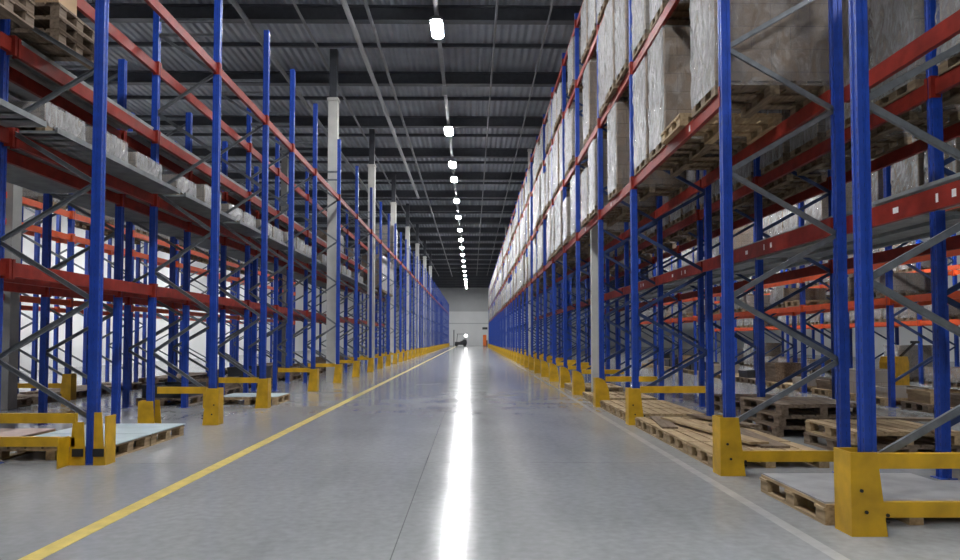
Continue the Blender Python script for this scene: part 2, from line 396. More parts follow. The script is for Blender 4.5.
def guard(x, y, side, dep, rails, label, group, both=False, detail=False, split=False):
    rz = 0 if side > 0 else PI
    e = link('rack_guard', None, None, (x, y, 0), rz); tag(e, label, 'rack guard', group)
    if split:
        a = MB().prism([(.03, 0), (.20, 0), (.16, .44), (.05, .44)], -.006, .006, 'y'); a.box(.194, .206, .006, .2, 0, .3)
        link('corner_plate', a.mesh('corner_plate', YELLOW), e, (0, .09, 0))
        c = MB().prism([(-.17, 0), (-.055, 0), (-.055, .54), (-.13, .54)], -.006, .006, 'y'); c.box(-.18, -.168, -.2, .006, 0, .5)
        link('corner_plate', c.mesh('corner_plate', YELLOW), e, (0, .09, 0))
        for bx in (.1, -.11): link('bumper', MB().box(bx-.055, bx+.055, .0985, .115, .09, .17).mesh('bumper', BLACK), e)
    else: cpl = link('corner_plate', RP if side > 0 and y > 12 else CP, e)
    s = -1 if side > 0 else 1         # local side that looks to the viewpoint
    if both: link('corner_plate', LP, e, (dep, 0, 0), PI)
    for z in rails:
        r = MB().box(.062 if not split else .135, dep-.1 if not both else dep-.14, -.023, .023, -.05, .05)
        link('rail', r.mesh('rail', YELLOW), e, (0, s*0.073, z))
    if detail:
        for bx, bz in ((-.03, .16), (.11, .14), (.11, .10), (-.06, .3)):
            b = link('bolt', bolt_m, cpl, (bx, s*0.105, bz), 0 if s < 0 else PI)
    return e

# ---- right-hand rack
RX, RD = 2.48, 1.14
RY = [4.86, 6.95, 10.95, 13.78, 16.77, 19.15]
while RY[-1] < 104: RY.append(RY[-1]+2.65)
for i, y in enumerate(RY):
    x = RX if i else 2.665
    if i < 10: lab, g = f'tall blue upright frame facing the aisle in the right rack, {ORD[i]} from the viewer', 'blue frames of the right rack'
    elif y < 60: lab, g = 'blue upright frame in the middle distance of the right rack, past the tenth', 'middle distance frames of the right rack'
    else: lab, g = 'thin blue upright frame in the far crowded end of the right rack', 'far frames of the right rack'
    frame(x, y, 1, 1.105 if i == 1 else RD, 9.0, lab, g, parts=y < 45, bm=BRACEB if i > 1 else None)
    lab2 = f'yellow guard around the foot of the {ORD[i]} right-hand frame from the viewer' if i < 10 else 'small yellow foot guard in the far line beneath the right rack'
    rails = (.17, .49) if i == 0 else (.18,) if i == 1 else (.53,)
    if y < 60: guard(x if i else 2.62, y, 1, RD, rails, lab2, 'yellow guards of the right rack' if i < 10 else 'far guards of the right rack', detail=i < 3)
    else:
        o = link('rack_guard', RP, None, (x, y, 0)); tag(o, lab2, 'rack guard', 'far guards of the right rack')
LEV = [3.68, 5.46, 7.30, 8.74]
LNAME = ['lowest', 'second', 'third', 'top']
fm = None
for li, z in enumerate(LEV):
    for i in range(1, len(RY)-1):
        y0, y1 = RY[i], RY[i+1]
        if y0 > 60: break
        if i <= 8: lab, g = f'red front beam on the {LNAME[li]} aisle level of the right rack, {ORD[i-1]} long bay', 'red front beams of the right rack'
        else: lab, g = f'distant red front beam on the {LNAME[li]} aisle level of the right rack', f'distant front beams, {LNAME[li]} level, right rack'
        beam(RX+0.012, y0, y1, z, -1, lab, g, sticker=((-.9 if i == 1 else .3, .05, .07),) if li == 0 and i < 4 else ())
    y0 = [y for y in RY if y > 60][0]
    fr = MB()
    for a, b in zip(RY, RY[1:]):
        if a > 60: fr.box(-.025, .025, a+.055, b-.055, -.07, .07)
    o = link('far_rack_beam', fr.mesh('far_rack_beam', RED), None, (RX+.012, 0, z))
    tag(o, f'far run of red beams on the {LNAME[li]} aisle level at the right rack end', 'rack beam', kind='stuff')
# rear beams of the right rack
for z, nm, n in ((2.40, 'head-height', 13), (3.68, 'upper', 13), (5.46, 'loaded middle', 3), (7.3, 'loaded high', 2)):
    for i in range(0 if z < 5 else 1, n):
        lab = f'dark red back beam at the {nm} level of the right rack, {ORD[i]} bay' if i < 8 else f'distant dark red back beam at the {nm} level of the right rack'
        st = ((-.55, .05, .06), (.2, .08, .05), (-.35, .03, .07)) if z < 3 and i < 4 else ()
        beam(RX+RD-.077+(0.12 if i == 0 else 0.0), RY[i], RY[i+1], z, -1, lab, 'back beams of the right rack' if i < 8 else f'distant back beams {nm} right', hgt=0.17 if z < 3 else 0.15, sticker=st, plain=True)
# second row behind it
BX, BD = 4.40, 1.15
BY = list(RY); BY[1] = 6.72
for i, y in enumerate(BY[:14]):
    frame(BX, y, 1, BD, 6.2, f'blue upright frame of the second row behind the right rack, {ORD[min(i,11)]} from the viewer' if i < 8 else 'distant blue frame of the second row behind the right rack',
          'second row frames on the right' if i < 8 else 'distant second row frames on the right', parts=i < 8, bm=BRACEB)
for z, dx, nm in ((2.40, BD, 'far edge of the grey shelf'), (3.68, 0, 'near side, above the grey shelf'), (3.68, BD, 'far side, above the grey shelf')):
    for i in range(0, 9):
        lab = f'dark red second-row beam, right side, {nm}, {ORD[i]} bay'
        beam(BX+dx, BY[i], BY[i+1], z, -1, lab, 'second row beams on the right', hgt=0.15)
for i in range(0, 9):
    ya, yb = max(RY[i], BY[i])+.1, min(RY[i+1], BY[i+1])-.1; L = yb-ya
    p = MB().box(0, 1.82, -L/2, L/2, 0, .03)
    for q in range(4): p.box(.1+.5*q, .18+.5*q, -L/2+.02, L/2-.02, -.04, .0)
    o = link('shelf_panel', p.mesh('shelf_panel', DECKM), None, (3.70, (ya+yb)/2, 2.53))
    tag(o, f'grey steel shelf panel behind the right rack at head height, {ORD[i]} bay', 'shelf panel', 'grey shelf panels on the right')
# third row across the second aisle
CX, CD = 7.95, 1.05
CY = [7.6, 10.4, 13.6, 17.2, 20.0, 22.8, 25.6, 28.4, 31.2, 34.0]
for i, y in enumerate(CY):
    frame(CX, y, 1, CD, 6.0, f'blue frame of the third row beyond the right side aisle, {ORD[i]} from the viewer', 'third row frames on the right', parts=i < 6, bm=BRACEB)
for z in (2.02, 2.72, 3.50):
    for i in range(len(CY)-1):
        nm = {2.02: 'low', 2.72: 'middle', 3.5: 'high'}[z]
        for dx in ((0, CD) if z != 2.72 else (0,)):
            beam(CX+dx, CY[i], CY[i+1], z, -1, f'bright orange-red {nm} beam of the third right row, {"near" if dx == 0 else "far"} side, {ORD[i]} bay', 'third row beams on the right', ORANGE, hgt=0.12)  # red beams whose better lighting is carried by the orange colour

# ---- left-hand rack
LX, LD = -3.94, 0.94
LY = [4.6, 7.58, 11.03, 13.65, 15.65, 17.95, 21.2, 24.5, 28.0]
while LY[-1] < 120: LY.append(LY[-1]+2.95)
for i, y in enumerate(LY):
    if i == 0: lab = 'blue upright frame of the left rack just outside the photo'
    elif i <= 10: lab = f'tall blue upright frame facing the aisle in the left rack, {ORD[i-1]} from the viewer'
    else: lab = 'thin blue upright frame in the far crowded end of the left rack'
    g = 'blue frames of the left rack' if i <= 10 else 'far frames of the left rack'
    cut = 0.71 if i == 4 else 0.0
    if cut: lab = 'blue upright frame of the left rack whose aisle post ends above the floor'
    frame(LX, y, -1, 1.04 if i == 1 else LD, 7.2, lab, g, cut=cut, parts=y < 45, rear=6.35)
    if cut: continue
    lab2 = 'yellow guard just outside the photo at the left rack foot' if i == 0 else f'yellow guard around the foot of the {ORD[i-1 if i < 4 else i-2]} guarded left frame' if i <= 10 else 'small yellow foot guard in the far line beneath the left rack'
    if y < 60: guard(LX, y, -1, 1.04 if i == 1 else LD, (.24, .48) if i < 2 else (.52,), lab2, 'yellow guards of the left rack' if i <= 10 else 'far guards of the left rack', both=i in (2, 3), detail=i == 2, split=i == 1)
    else:
        o = link('rack_guard', CP, None, (LX, y, 0), PI); tag(o, lab2, 'rack guard', 'far guards of the left rack')
for i in range(1, len(LY)-1):
    if LY[i] > 75: break
    lab = f'single red aisle beam high on the left rack, {ORD[i-1]} bay' if i <= 9 else 'distant red aisle beam high on the left rack'
    beam(LX-0.012, LY[i], LY[i+1], 5.46, 1, lab, 'red aisle beams of the left rack' if i <= 9 else 'distant aisle beams left', hgt=0.13)
y0 = [y for y in LY if y > 75][0]
fr = MB()
for a, b in zip(LY, LY[1:]):
    if a > 75: fr.box(-.025, .025, a+.055, b-.055, -.07, .07)
o = link('far_rack_beam', fr.mesh('far_rack_beam', RED), None, (LX-.012, 0, 5.46)); tag(o, 'far run of red beams high along the left rack end', 'rack beam', kind='stuff')
for z, nm in ((2.03, 'head-height'), (3.42, 'deck'), (4.39, 'pallet'), (5.46, 'top')):
    for i in range(0, 12):
        if z == 4.39 and 33 < LY[i] < 38.5: continue
        lab = f'dark red back beam at {nm} level of the left rack, {ORD[i]} bay' if i < 8 else f'distant dark red back beam at {nm} level of the left rack'
        beam(LX-LD, LY[i], LY[i+1], z, 1, lab, 'back beams of the left rack' if i < 8 else f'distant {nm} back beams left', hgt=0.15)
QX, QD = -5.40, 1.10
for i, y in enumerate(LY[:16]):
    frame(QX, y, -1, QD, 5.6, f'blue upright frame of the second row behind the left rack, {ORD[min(i,11)]} from the viewer' if i < 8 else 'distant blue frame of the second row behind the left rack',
          'second row frames on the left' if i < 8 else 'distant second row frames on the left', parts=i < 8)
for z, nm in ((2.03, 'head-height'), (3.42, 'deck'), (4.39, 'pallet')):
    for i in range(0, 10):
        beam(QX, LY[i], LY[i+1], z, 1, f'dark red second-row beam behind the left rack, {nm} level, {ORD[i]} bay', 'second row beams on the left', hgt=0.15)
for i in range(0, 10):
    beam(QX-QD, LY[i], LY[i+1], 2.03, 1, f'dark red far-side beam of the second left row, head height, {ORD[i]} bay', 'far side beams of the second left row', hgt=0.14)
for i in range(0, 10):
    L = LY[i+1]-LY[i]-.2
    p = MB().box(-2.1, 0, -L/2, L/2, 0, .025)
    n = int(L/.22)
    for q in range(n): p.box(-2.09, -.01, -L/2+.05+q*.22, -L/2+.12+q*.22, -.0, .04)
    p.box(-.015, .012, -L/2, L/2, -.0, .06)
    o = link('shelf_panel', p.mesh('shelf_panel', DECKM), None, (-4.45, (LY[i]+LY[i+1])/2, 3.50))
    tag(o, f'ribbed galvanised deck panel above the left rack, {ORD[i]} bay', 'shelf panel', 'galvanised deck panels on the left')
for i in range(1, 12):
    if 33 < LY[i] < 38.5: continue
    L = LY[i+1]-LY[i]-.2
    p = MB().box(-1.62, 0, -L/2, L/2, 0, .02)
    for q in range(5): p.box(-1.6+.38*q, -1.52+.38*q, -L/2+.03, L/2-.03, -.035, 0)
    o = link('shelf_panel', p.mesh('shelf_panel', DECKM), None, (-4.86, (LY[i]+LY[i+1])/2, 4.4976 if i > 1 else 4.4976))
    tag(o, f'dark ribbed shelf panel at pallet level in the left rack, {ORD[i-1]} bay', 'shelf panel', 'upper shelf panels on the left')
VX, VD = -8.62, 1.1
VY = [6.6, 9.4, 12.2, 15.5, 18.25, 21.0, 23.8, 26.6, 29.4, 32.2, 35.0]
for i, y in enumerate(VY):
    frame(VX, y, -1, VD, 5.5, f'blue frame of the third row beyond the left side aisle, {ORD[i]} from the viewer', 'third row frames on the left', parts=i < 7)
    if i == 3: guard(VX, y, -1, VD, (.3,), 'short yellow guard at a third-row post beyond the left side aisle', None)
for z in (2.06, 3.46, 3.95):
    for i in range(len(VY)-1):
        nm = {2.06: 'low', 3.46: 'middle', 3.95: 'high'}[z]
        beam(VX, VY[i], VY[i+1], z, 1, f'bright orange {nm} beam of the third left row, {ORD[i]} bay', 'third row beams on the left', ORANGE, hgt=0.12)

WY = [y+1.1 for y in VY]
for i, y in enumerate(WY):
    frame(-10.0, y, -1, 1.1, 5.5, f'blue frame of the fourth row beyond the left side aisle, {ORD[i]} from the viewer', 'fourth row frames on the left', parts=False)
    if i < len(WY)-1:
        for z, nm in ((2.06, 'low'), (3.95, 'high')):
            beam(-11.1, y, WY[i+1], z, 1, f'bright orange {nm} beam of the fourth left row, {ORD[i]} bay', 'fourth row beams on the left', ORANGE, hgt=0.12)
# ------------------------------------------------------------------ pallets and loads
def pallet_mb(w, d, m=None):
    """w along x, d along y, footed at z 0, 0.144 high"""
    p = MB()
    for i in range(3):
        xc = (-w/2+.05, 0, w/2-.05)[i]
        p.box(xc-.05, xc+.05, -d/2, d/2, 0, .022)
        for j in range(3):
            yc = (-d/2+.07, 0, d/2-.07)[j]
            p.box(xc-.05, xc+.05, yc-.07, yc+.07, .0221, .0999)
    for j in range(3):
        yc = (-d/2+.07, 0, d/2-.07)[j]; p.box(-w/2, w/2, yc-.07, yc+.07, .10, .122)
    for i in range(5):
        xc = -w/2+.06 + i*(w-.12)/4; p.box(xc-.06, xc+.06, -d/2, d/2, .1221, .144)
    return p
def pallet(x, y, z, w, d, label, m=WOOD, rz=0.0, group='wooden pallets on the floor'):
    """a pallet whose boards, blocks and runners are parts"""
    e = link('wooden_pallet', None, None, (x, y, z), rz); tag(e, label, 'pallet', group)
    jit = lambda: random.uniform(-.006, .006)
    blk = cached(('blk', m.name), lambda: MB().box(-.05, .05, -.07, .07, .022, .10).mesh('block', m))
    run = cached(('run', d, m.name), lambda: MB().box(-.05, .05, -d/2, d/2, 0, .022).mesh('runner', m))
    stg = cached(('stg', w, m.name), lambda: MB().box(-w/2, w/2, -.07, .07, .10, .122).mesh('stringer_board', m))
    nb = 7
    brd = cached(('brd', d, m.name, w), lambda: MB().box(-w/nb*.43, w/nb*.43, -d/2, d/2, .122, .144).mesh('deck_board', m))
    for xc in (-w/2+.06, 0, w/2-.06):
        link('runner', run, e, (xc, 0, 0))
        for yc in (-d/2+.07, 0, d/2-.07): link('block', blk, e, (xc, yc, 0))
    for yc in (-d/2+.07, 0, d/2-.07): link('stringer_board', stg, e, (0, yc, 0))
    for i in range(nb): link('deck_board', brd, e, (-w/2+w/nb*(i+.5), jit(), 0))
    return e

def crinkle(w, d, h, n=9, amp=0.014, seed=0):
    r = random.Random(seed); b = MB()
    nz = max(4, int(h/.10))
    loop = []
    for i in range(n): loop.append((-w/2+w*i/n, -d/2))
    for i in range(n): loop.append((w/2, -d/2+d*i/n))
    for i in range(n): loop.append((w/2-w*i/n, d/2))
    for i in range(n): loop.append((-w/2, d/2-d*i/n))
    m = len(loop)
    for k in range(nz+1):
        z = .09 + (h-.09)*k/nz
        for (x, y) in loop:
            a = r.uniform(0.0, amp); sx = 1+2*a/w; sy = 1+2*a/d
            b.v.append((x*sx, y*sy, z + (r.uniform(-.02, .02) if 0 < k < nz else 0)))
    for k in range(nz):
        for i in range(m):
            j = (i+1) % m; b.f.append((k*m+i, k*m+j, (k+1)*m+j, (k+1)*m+i)); b.mi.append(0)
    return b
LOADS = {}
def load_meshes(kind, w, d, h):
    k = (kind, w, d, h)
    if k not in LOADS:
        c = GREYCARTON if kind % 2 else CARTON
        pal = cached(('lp', w, d), lambda: pallet_mb(w, d).mesh('pallet', MIDWOOD))
        cart = MB().box(-w/2+.02, w/2-.02, -d/2+.015, d/2-.015, .145, h-.01).mesh('carton_block', c)
        wr = crinkle(w, d, h, seed=kind*7+int(h*100)).mesh('stretch_wrap', FILM)
        f = pallet_mb(w, d); n0 = len(f.f)
        f.box(-w/2+.02, w/2-.02, -d/2+.015, d/2-.015, .145, h-.01, 1)
        q = crinkle(w, d, h, n=5, seed=kind); o = len(f.v); f.v += q.v; f.f += [tuple(o+i for i in t) for t in q.f]; f.mi += [2]*len(q.f)
        LOADS[k] = (pal, cart, wr, f.mesh('pallet_load', MIDWOOD, c, FILM))
    return LOADS[k]
def load(x, y, z, w, d, h, kind, label, group, parts=True, rz=0.0):
    for cx, cy in COLS:
        if abs(x-cx) < w/2+.2 and abs(y-cy) < d/2+.2: return
    pal, cart, wr, one = load_meshes(kind, w, d, h)
    if not parts:
        return tag(link('pallet_load', one, None, (x, y, z), rz), label, 'pallet load', group)
    e = link('pallet_load', None, None, (x, y, z), rz); tag(e, label, 'pallet load', group)
    link('pallet', pal, e); link('carton_block', cart, e); link('stretch_wrap', wr, e)
    return e

R = random.Random(5)
LN3 = ['lowest', 'middle', 'highest']
FARL = []
for li in range(3):
    z = LEV[li]+.07+.001
    hs = ([1.48, 1.55, 1.15], [1.60, 1.66, 1.30], [1.15, 1.2, .9])[li]
    for i in range(1, len(RY)-1):
        y0, y1 = RY[i]+.075, RY[i+1]-.075
        n = max(2, int((y1-y0)/.82)); step = (y1-y0)/n
        for j in range(n):
            yc = y0+step*(j+.5)
            if i == 1 and li == 0 and j == 1:
                pallet(RX+.50, yc+.1, z, 1.2, .8, 'empty wooden pallet lying on the lowest loaded level of the right rack', group=None); continue
            if not (i == 1 and li == 0) and R.random() < .14: continue
            w = 1.2; d = (.78, .74, .66)[R.randrange(3)]; h = hs[R.randrange(3)]; kd = R.randrange(4)
            if i == 1 and li == 0: h = 1.55; d = .78; kd = (0, 1, 2, 2)[j % 4]
            if i <= 6: lab, g = f'film-wrapped carton load on the {LN3[li]} loaded level, right rack, {ORD[i-1]} bay, {ORD[j]} along', 'wrapped loads in the right rack'
            else: lab, g = f'small distant film-wrapped load on the {LN3[li]} loaded level of the right rack', f'distant wrapped loads, {LN3[li]} level, right rack'
            xl = RX+.545+R.uniform(-.035, .035)
            if RY[i] > 66: FARL.append((xl, yc, z, load_meshes(kd, w, d, h)[3], kd)); continue
            load(xl, yc, z, w, d, h, kd, lab, g, parts=RY[i] < 34)
fl = MB()
for (xl, yc, z, me, kd) in FARL:
    o = len(fl.v); fl.v += [(v.co.x+xl, v.co.y+yc, v.co.z+z) for v in me.vertices]
    for p in me.polygons:
        fl.f.append(tuple(o+i for i in p.vertices)); fl.mi.append({0: 0, 1: 1+kd % 2, 2: 3}[p.material_index])
tag(link('far_pallet_load', fl.mesh('far_pallet_load', MIDWOOD, CARTON, GREYCARTON, FILM)), 'mass of tiny wrapped loads at the far end of the right rack', 'pallet load', kind='stuff')
for i in range(0, 9):
    y0, y1 = BY[i]+.1, BY[i+1]-.1; n = max(2, int((y1-y0)/.82)); step = (y1-y0)/n
    for j in range(n):
        if R.random() < .08: continue
        load(BX+.56, y0+step*(j+.5), 3.757, 1.2, .78, 1.5, R.randrange(4), f'carton load on the second row behind the right rack, {ORD[i]} bay, {ORD[j]} along', 'loads on the second right row', parts=i < 3)
# right, third row: bright wrapped loads
for i in range(1, len(CY)-1):
    y0, y1 = CY[i]+.1, CY[i+1]-.1; n = 3; step = (y1-y0)/n
    for j in range(n):
        if R.random() < .85:
            load(CX+.52, y0+step*(j+.5), 3.56, 1.1, .8, 1.35, 1+R.randrange(2), f'pale wrapped load high in the third right row, {ORD[i]} bay, {ORD[j]} along', 'wrapped loads in the third right row', parts=i < 4)
        if R.random() < .75:
            if R.random() < .5: load(CX+.52, y0+step*(j+.5), 2.09, 1.1, .8, .5, R.randrange(2), f'low load on the low orange beams of the third right row, {ORD[i]} bay, {ORD[j]} along', 'low loads in the third right row', parts=False)
            else: pallet(CX+.52, y0+step*(j+.5), 2.09, 1.1, .8, f'bare pallet on the low orange beams of the third right row, {ORD[i]} bay, {ORD[j]} along', group='bare pallets in the third right row')
# left: low wrapped goods on the deck, pallets above, and the tall group half way down
for i in range(1, 9):
    y0, y1 = LY[i]+.12, LY[i+1]-.12; n = int((y1-y0)/.85); step = (y1-y0)/n
    for j in range(n):
        if i < 5 or R.random() < .8:
            load(-5.14, y0+step*(j+.5), 3.545, 0.95, .8, (.36, .46, .40)[R.randrange(3)], 1+2*R.randrange(2), f'low film-wrapped load on the left deck, {ORD[i-1]} bay, {ORD[j]} along', 'low loads on the left deck', parts=i < 4)
        if R.random() < (.0 if i < 3 else .35):
            load(-5.5, y0+step*(j+.5), 4.519, 1.1, .8, (.55, .7, .6)[R.randrange(3)], 2*R.randrange(2), f'brown carton load above the deck of the left rack, {ORD[i-1]} bay, {ORD[j]} along', 'carton loads above the left deck', parts=i < 4)
for j, yy in enumerate((6.9, 8.15)):
    for k in range(3):
        pallet(-5.05, yy, (4.467 if not j else 4.519)+.1445*k, 1.15, .82 if j else .8, f'weathered pallet stacked high on the left rack at the photo edge, {ORD[j]} stack, {ORD[k]} up', OLDWOOD, group='pallets stacked high at the left edge')
def carton(x, y, z, w, d, h, label, group, rz=0.0):
    e = link('carton', None, None, (x, y, z), rz); tag(e, label, 'box', group)
    link('body', MB().box(-w/2, w/2, -d/2, d/2, 0, h-.004).mesh('body', CARTONP), e)
    link('flap', MB().box(-w/2, -.003, -d/2, d/2, h-.004, h).mesh('flap', CARTONP), e); link('flap', MB().box(.003, w/2, -d/2, d/2, h-.004, h).mesh('flap', CARTONP), e)
    link('tape', MB().box(-.03, .03, -d/2-.001, d/2+.001, h+.0005, h+.0015).mesh('tape', WOOD), e)
CARTONP = mat('plain_cardboard', (0.40, 0.27, 0.15), 0.8, noise=0.1)
carton(-4.78, 6.85, 4.467+.434, .42, .4, .36, 'brown carton on the first high pallet stack at the left photo edge', None)
carton(-4.74, 7.98, 4.519+.434, .42, .36, .30, 'brown carton on the second high pallet stack at the left photo edge', None)
for i, y in enumerate(LY):
    if 33 < y < 38.5:
        for j in range(3):
            load(-4.75, y+.55+.88*j, 3.545, 1.0, .8, 1.75, 2*(j % 2), f'tall brown carton load half way down the left rack, {"nearer" if y < 35 else "farther"} bay, {ORD[j]} along', 'tall brown loads half way down the left rack', parts=False)
            if i % 2: load(-4.6, y+.55+.88*j, 5.54, 1.15, .8, 1.6, 1, f'silver wrapped load on top of the left rack half way down, {ORD[j]} along', 'silver loads on top of the left rack', parts=False)
# left third row goods
for i in range(1, len(VY)-1):
    y0, y1 = VY[i]+.1, VY[i+1]-.1; n = 3; step = (y1-y0)/n
    for j in range(n):
        if R.random() < .8:
            load(VX-.55, y0+step*(j+.5), 4.02, 1.1, .8, 1.1, 1+2*R.randrange(2), f'pale wrapped load high in the third left row, {ORD[i]} bay, {ORD[j]} along', 'wrapped loads in the third left row', parts=False)
        if R.random() < .8:
            pallet(VX-.55, y0+step*(j+.5), 0, 1.1, .8, f'pallet on the floor below the third left row, {ORD[i]} bay, {ORD[j]} along', OLDWOOD, group='floor pallets of the third left row')

# floor pallets, right
def sheet(x, y, z, w, d, m, label, t=.012, rz=0.0):
    tag(link('board_sheet', MB().box(-w/2, w/2, -d/2, d/2, 0, t).mesh('board_sheet', m), None, (x, y, z), rz), label, 'board', None)
pallet(3.10, 5.60, 0, 1.3, 1.12, 'pale pallet on the floor beside the first yellow guard of the right rack')
sheet(3.10, 5.60, .1445, 1.26, 1.08, GREYSHEET, 'grey board lying on the pallet by the first right guard')
sheet(4.3, 5.9, .001, 0.9, 1.2, GREYSHEET, 'grey board lying flat on the floor under the right rack', .02)
for k, y in enumerate((7.66, 8.52, 9.38, 10.24)):
    pallet(3.0, y, 0, 1.2, .82, f'pale pallet in the floor row between the second and third right guards, {ORD[k]} from viewer')
for k, (y, wd) in enumerate(((11.5, .82), (12.4, .82), (13.2, .7))):
    pallet(3.0, y, 0, 1.2, wd, f'pallet in the floor row past the third right guard, {ORD[k]} from viewer')
for k, y in enumerate((14.4, 15.3, 17.5, 18.4)):
    pallet(3.0, y, 0, 1.2, .8, f'pallet in the floor row past the fourth right guard, {ORD[k]} from viewer')
PL = random.Random(3)
def plank(x, y, z, L, w, rz, label, m=OLDWOOD, t=.025):
    tag(link('loose_plank', MB().box(-w/2, w/2, -L/2, L/2, 0, t).mesh('loose_plank', m), None, (x, y, z), rz), label, 'plank', 'loose planks on the right floor pallets')
plank(2.92, 8.95, .1705, 2.5, .22, .12, 'long pale plank across the pallets behind the second right guard', WOOD)
plank(3.25, 8.6, .1445, 2.0, .30, -.05, 'wide dark plank on the pallets behind the second right guard')
plank(3.42, 9.9, .1705, 1.4, .16, .3, 'short dark plank lying askew near the third right guard')
plank(2.62, 9.9, .1445, 1.3, .2, -.12, 'dark plank by the aisle edge near the third right guard')
pallet(4.75, 8.4, 0, 1.2, 1.2, 'pallet behind the pair of blue posts, lower of its stack', OLDWOOD, .05)
pallet(4.75, 8.4, .1445, 1.2, 1.2, 'pallet behind the pair of blue posts, upper of its stack', WOOD, -.02)
for k in range(3): pallet(4.6, 10.1, .1445*k, 1.2, 1.2, f'weathered pallet in a stack behind the second right post, {ORD[k]} from the floor', OLDWOOD, .04*k)
for k in range(2): pallet(4.95, 12.6, .1445*k, 1.2, 1.0, f'weathered pallet in a low stack under the second right row, {ORD[k]} from the floor', OLDWOOD, -.05*k)
plank(6.4, 11.6, 0.0, 2.0, .25, 1.3, 'dark plank on the floor beside the weathered pallet stack', OLDWOOD, .04)
# right, beyond the side aisle: crates and pallets on the floor
CR = random.Random(9)
crate_cols = [OLDWOOD, PLASTIC, CARTON, GREYCARTON, WOOD]
def crate(x, y, z, w, d, h, m, label, group, rz=0):
    e = link('crate', None, None, (x, y, z), rz); tag(e, label, 'crate', group)
    c = MB(); t = .03
    c.box(-w/2, w/2, -d/2, d/2, 0, t); 
    c.box(-w/2, -w/2+t, -d/2, d/2, t, h); c.box(w/2-t, w/2, -d/2, d/2, t, h); c.box(-w/2+t, w/2-t, -d/2, -d/2+t, t, h); c.box(-w/2+t, w/2-t, d/2-t, d/2, t, h)
    link('body', c.mesh('body', m), e)
    r = MB(); o = .015
    r.box(-w/2-o, w/2+o, -d/2-o, -d/2-.001, h-.08, h); r.box(-w/2-o, w/2+o, d/2+.001, d/2+o, h-.08, h); r.box(-w/2-o, -w/2-.001, -d/2, d/2, h-.08, h); r.box(w/2+.001, w/2+o, -d/2, d/2, h-.08, h)
    link('rim', r.mesh('rim', m), e)
for i in range(1, len(CY)-1):
    y0, y1 = CY[i]+.15, CY[i+1]-.15; n = 3; step = (y1-y0)/n
    for j in range(n):
        yc = y0+step*(j+.5)
        pallet(CX+.52, yc, 0, 1.0, .78, f'pallet on the floor of the third right row, {ORD[i]} bay, {ORD[j]} along', (WOOD, OLDWOOD)[CR.randrange(2)], group='floor pallets of the third right row')
        if CR.random() < .8:
            crate(CX+.52, yc, .1445, .8, .66, CR.choice((.2, .3, .4, .5)) if i > 1 else .22, CR.choice(crate_cols), f'crate on a floor pallet of the third right row, {ORD[i]} bay, {ORD[j]} along', 'crates of the third right row')
# fourth row far right, seen only between posts
DY = [9.0+2.9*k for k in range(11)]
for k, y in enumerate(DY):
    frame(12.9, y, 1, 1.05, 5.0, f'blue frame of the fourth row far right, {ORD[k]} from the viewer', 'fourth row frames on the right', parts=False, bm=BRACEB)
    if k == 10: break
    for z, nm in ((1.75, 'low'), (3.2, 'high')):
        beam(12.9, y, DY[k+1], z, -1, f'orange-red {nm} beam of the fourth right row, {ORD[k]} bay', 'fourth row beams on the right', ORANGE, hgt=0.12)
        beam(13.95, y, DY[k+1], z, -1, f'orange-red {nm} far-side beam of the fourth right row, {ORD[k]} bay', 'fourth row beams on the right', ORANGE, hgt=0.12)
    for j in range(3):
        for z, nm in ((0, 'floor'), (1.82, 'low beam'), (3.27, 'high beam')):
            if CR.random() < .62:
                load(13.42, y+.55+.9*j, z+.001, 1.05, .76, CR.choice((.5, .8, 1.1)), CR.randrange(4), f'small load at {nm} level of the fourth right row, {ORD[k]} bay, {ORD[j]} along', 'loads of the fourth right row', parts=False)

# left floor pallets
pallet(-4.50, 8.28, 0, 1.26, 0.98, 'pallet under pale blue boards at the first left guard, nearer of two', WOOD)
sheet(-4.50, 8.28, .1445, 1.28, 1.0, SHEET, 'pale blue board on the nearer left floor pallet')
pallet(-4.50, 9.3, 0, 1.26, 0.98, 'pallet under pale blue boards at the first left guard, farther of two', WOOD)
sheet(-4.50, 9.3, .1445, 1.28, 1.0, SHEET, 'pale blue board on the farther left floor pallet')
pallet(-5.9, 8.5, 0, 1.2, 1.6, 'pallet beneath pinkish boards behind the first left guard', WOOD)
PINK = mat('pink_board', (0.42, 0.31, 0.27), 0.6, noise=0.15)
sheet(-5.9, 8.5, .1445, 1.2, 1.55, PINK, 'pinkish board on the pallet behind the first left guard')
pallet(-4.42, 14.75, 0, 1.2, 1.0, 'small lone pallet on the floor past the third left guard', WOOD)
sheet(-4.42, 14.75, .1445, 1.15, .95, SHEET, 'pale board lying on the lone left floor pallet')
HP = random.Random(4)
for k in range(8):
    y = 12.6+2.3*k
    y = (LY[k+3]+LY[k+4])/2
    pallet(-6.0, y, 0, 1.0, 1.2, f'weathered pallet under the second left row, {ORD[k]} from the viewer', OLDWOOD, group='weathered pallets of the second left row')
    crate(-6.0, y, .1445, .85, 1.0, HP.choice((.25, .4, .55)), HP.choice((OLDWOOD, PLASTIC, OLDWOOD)), f'dark crate on a weathered pallet of the second left row, {ORD[k]} from the viewer', 'dark crates of the second left row')

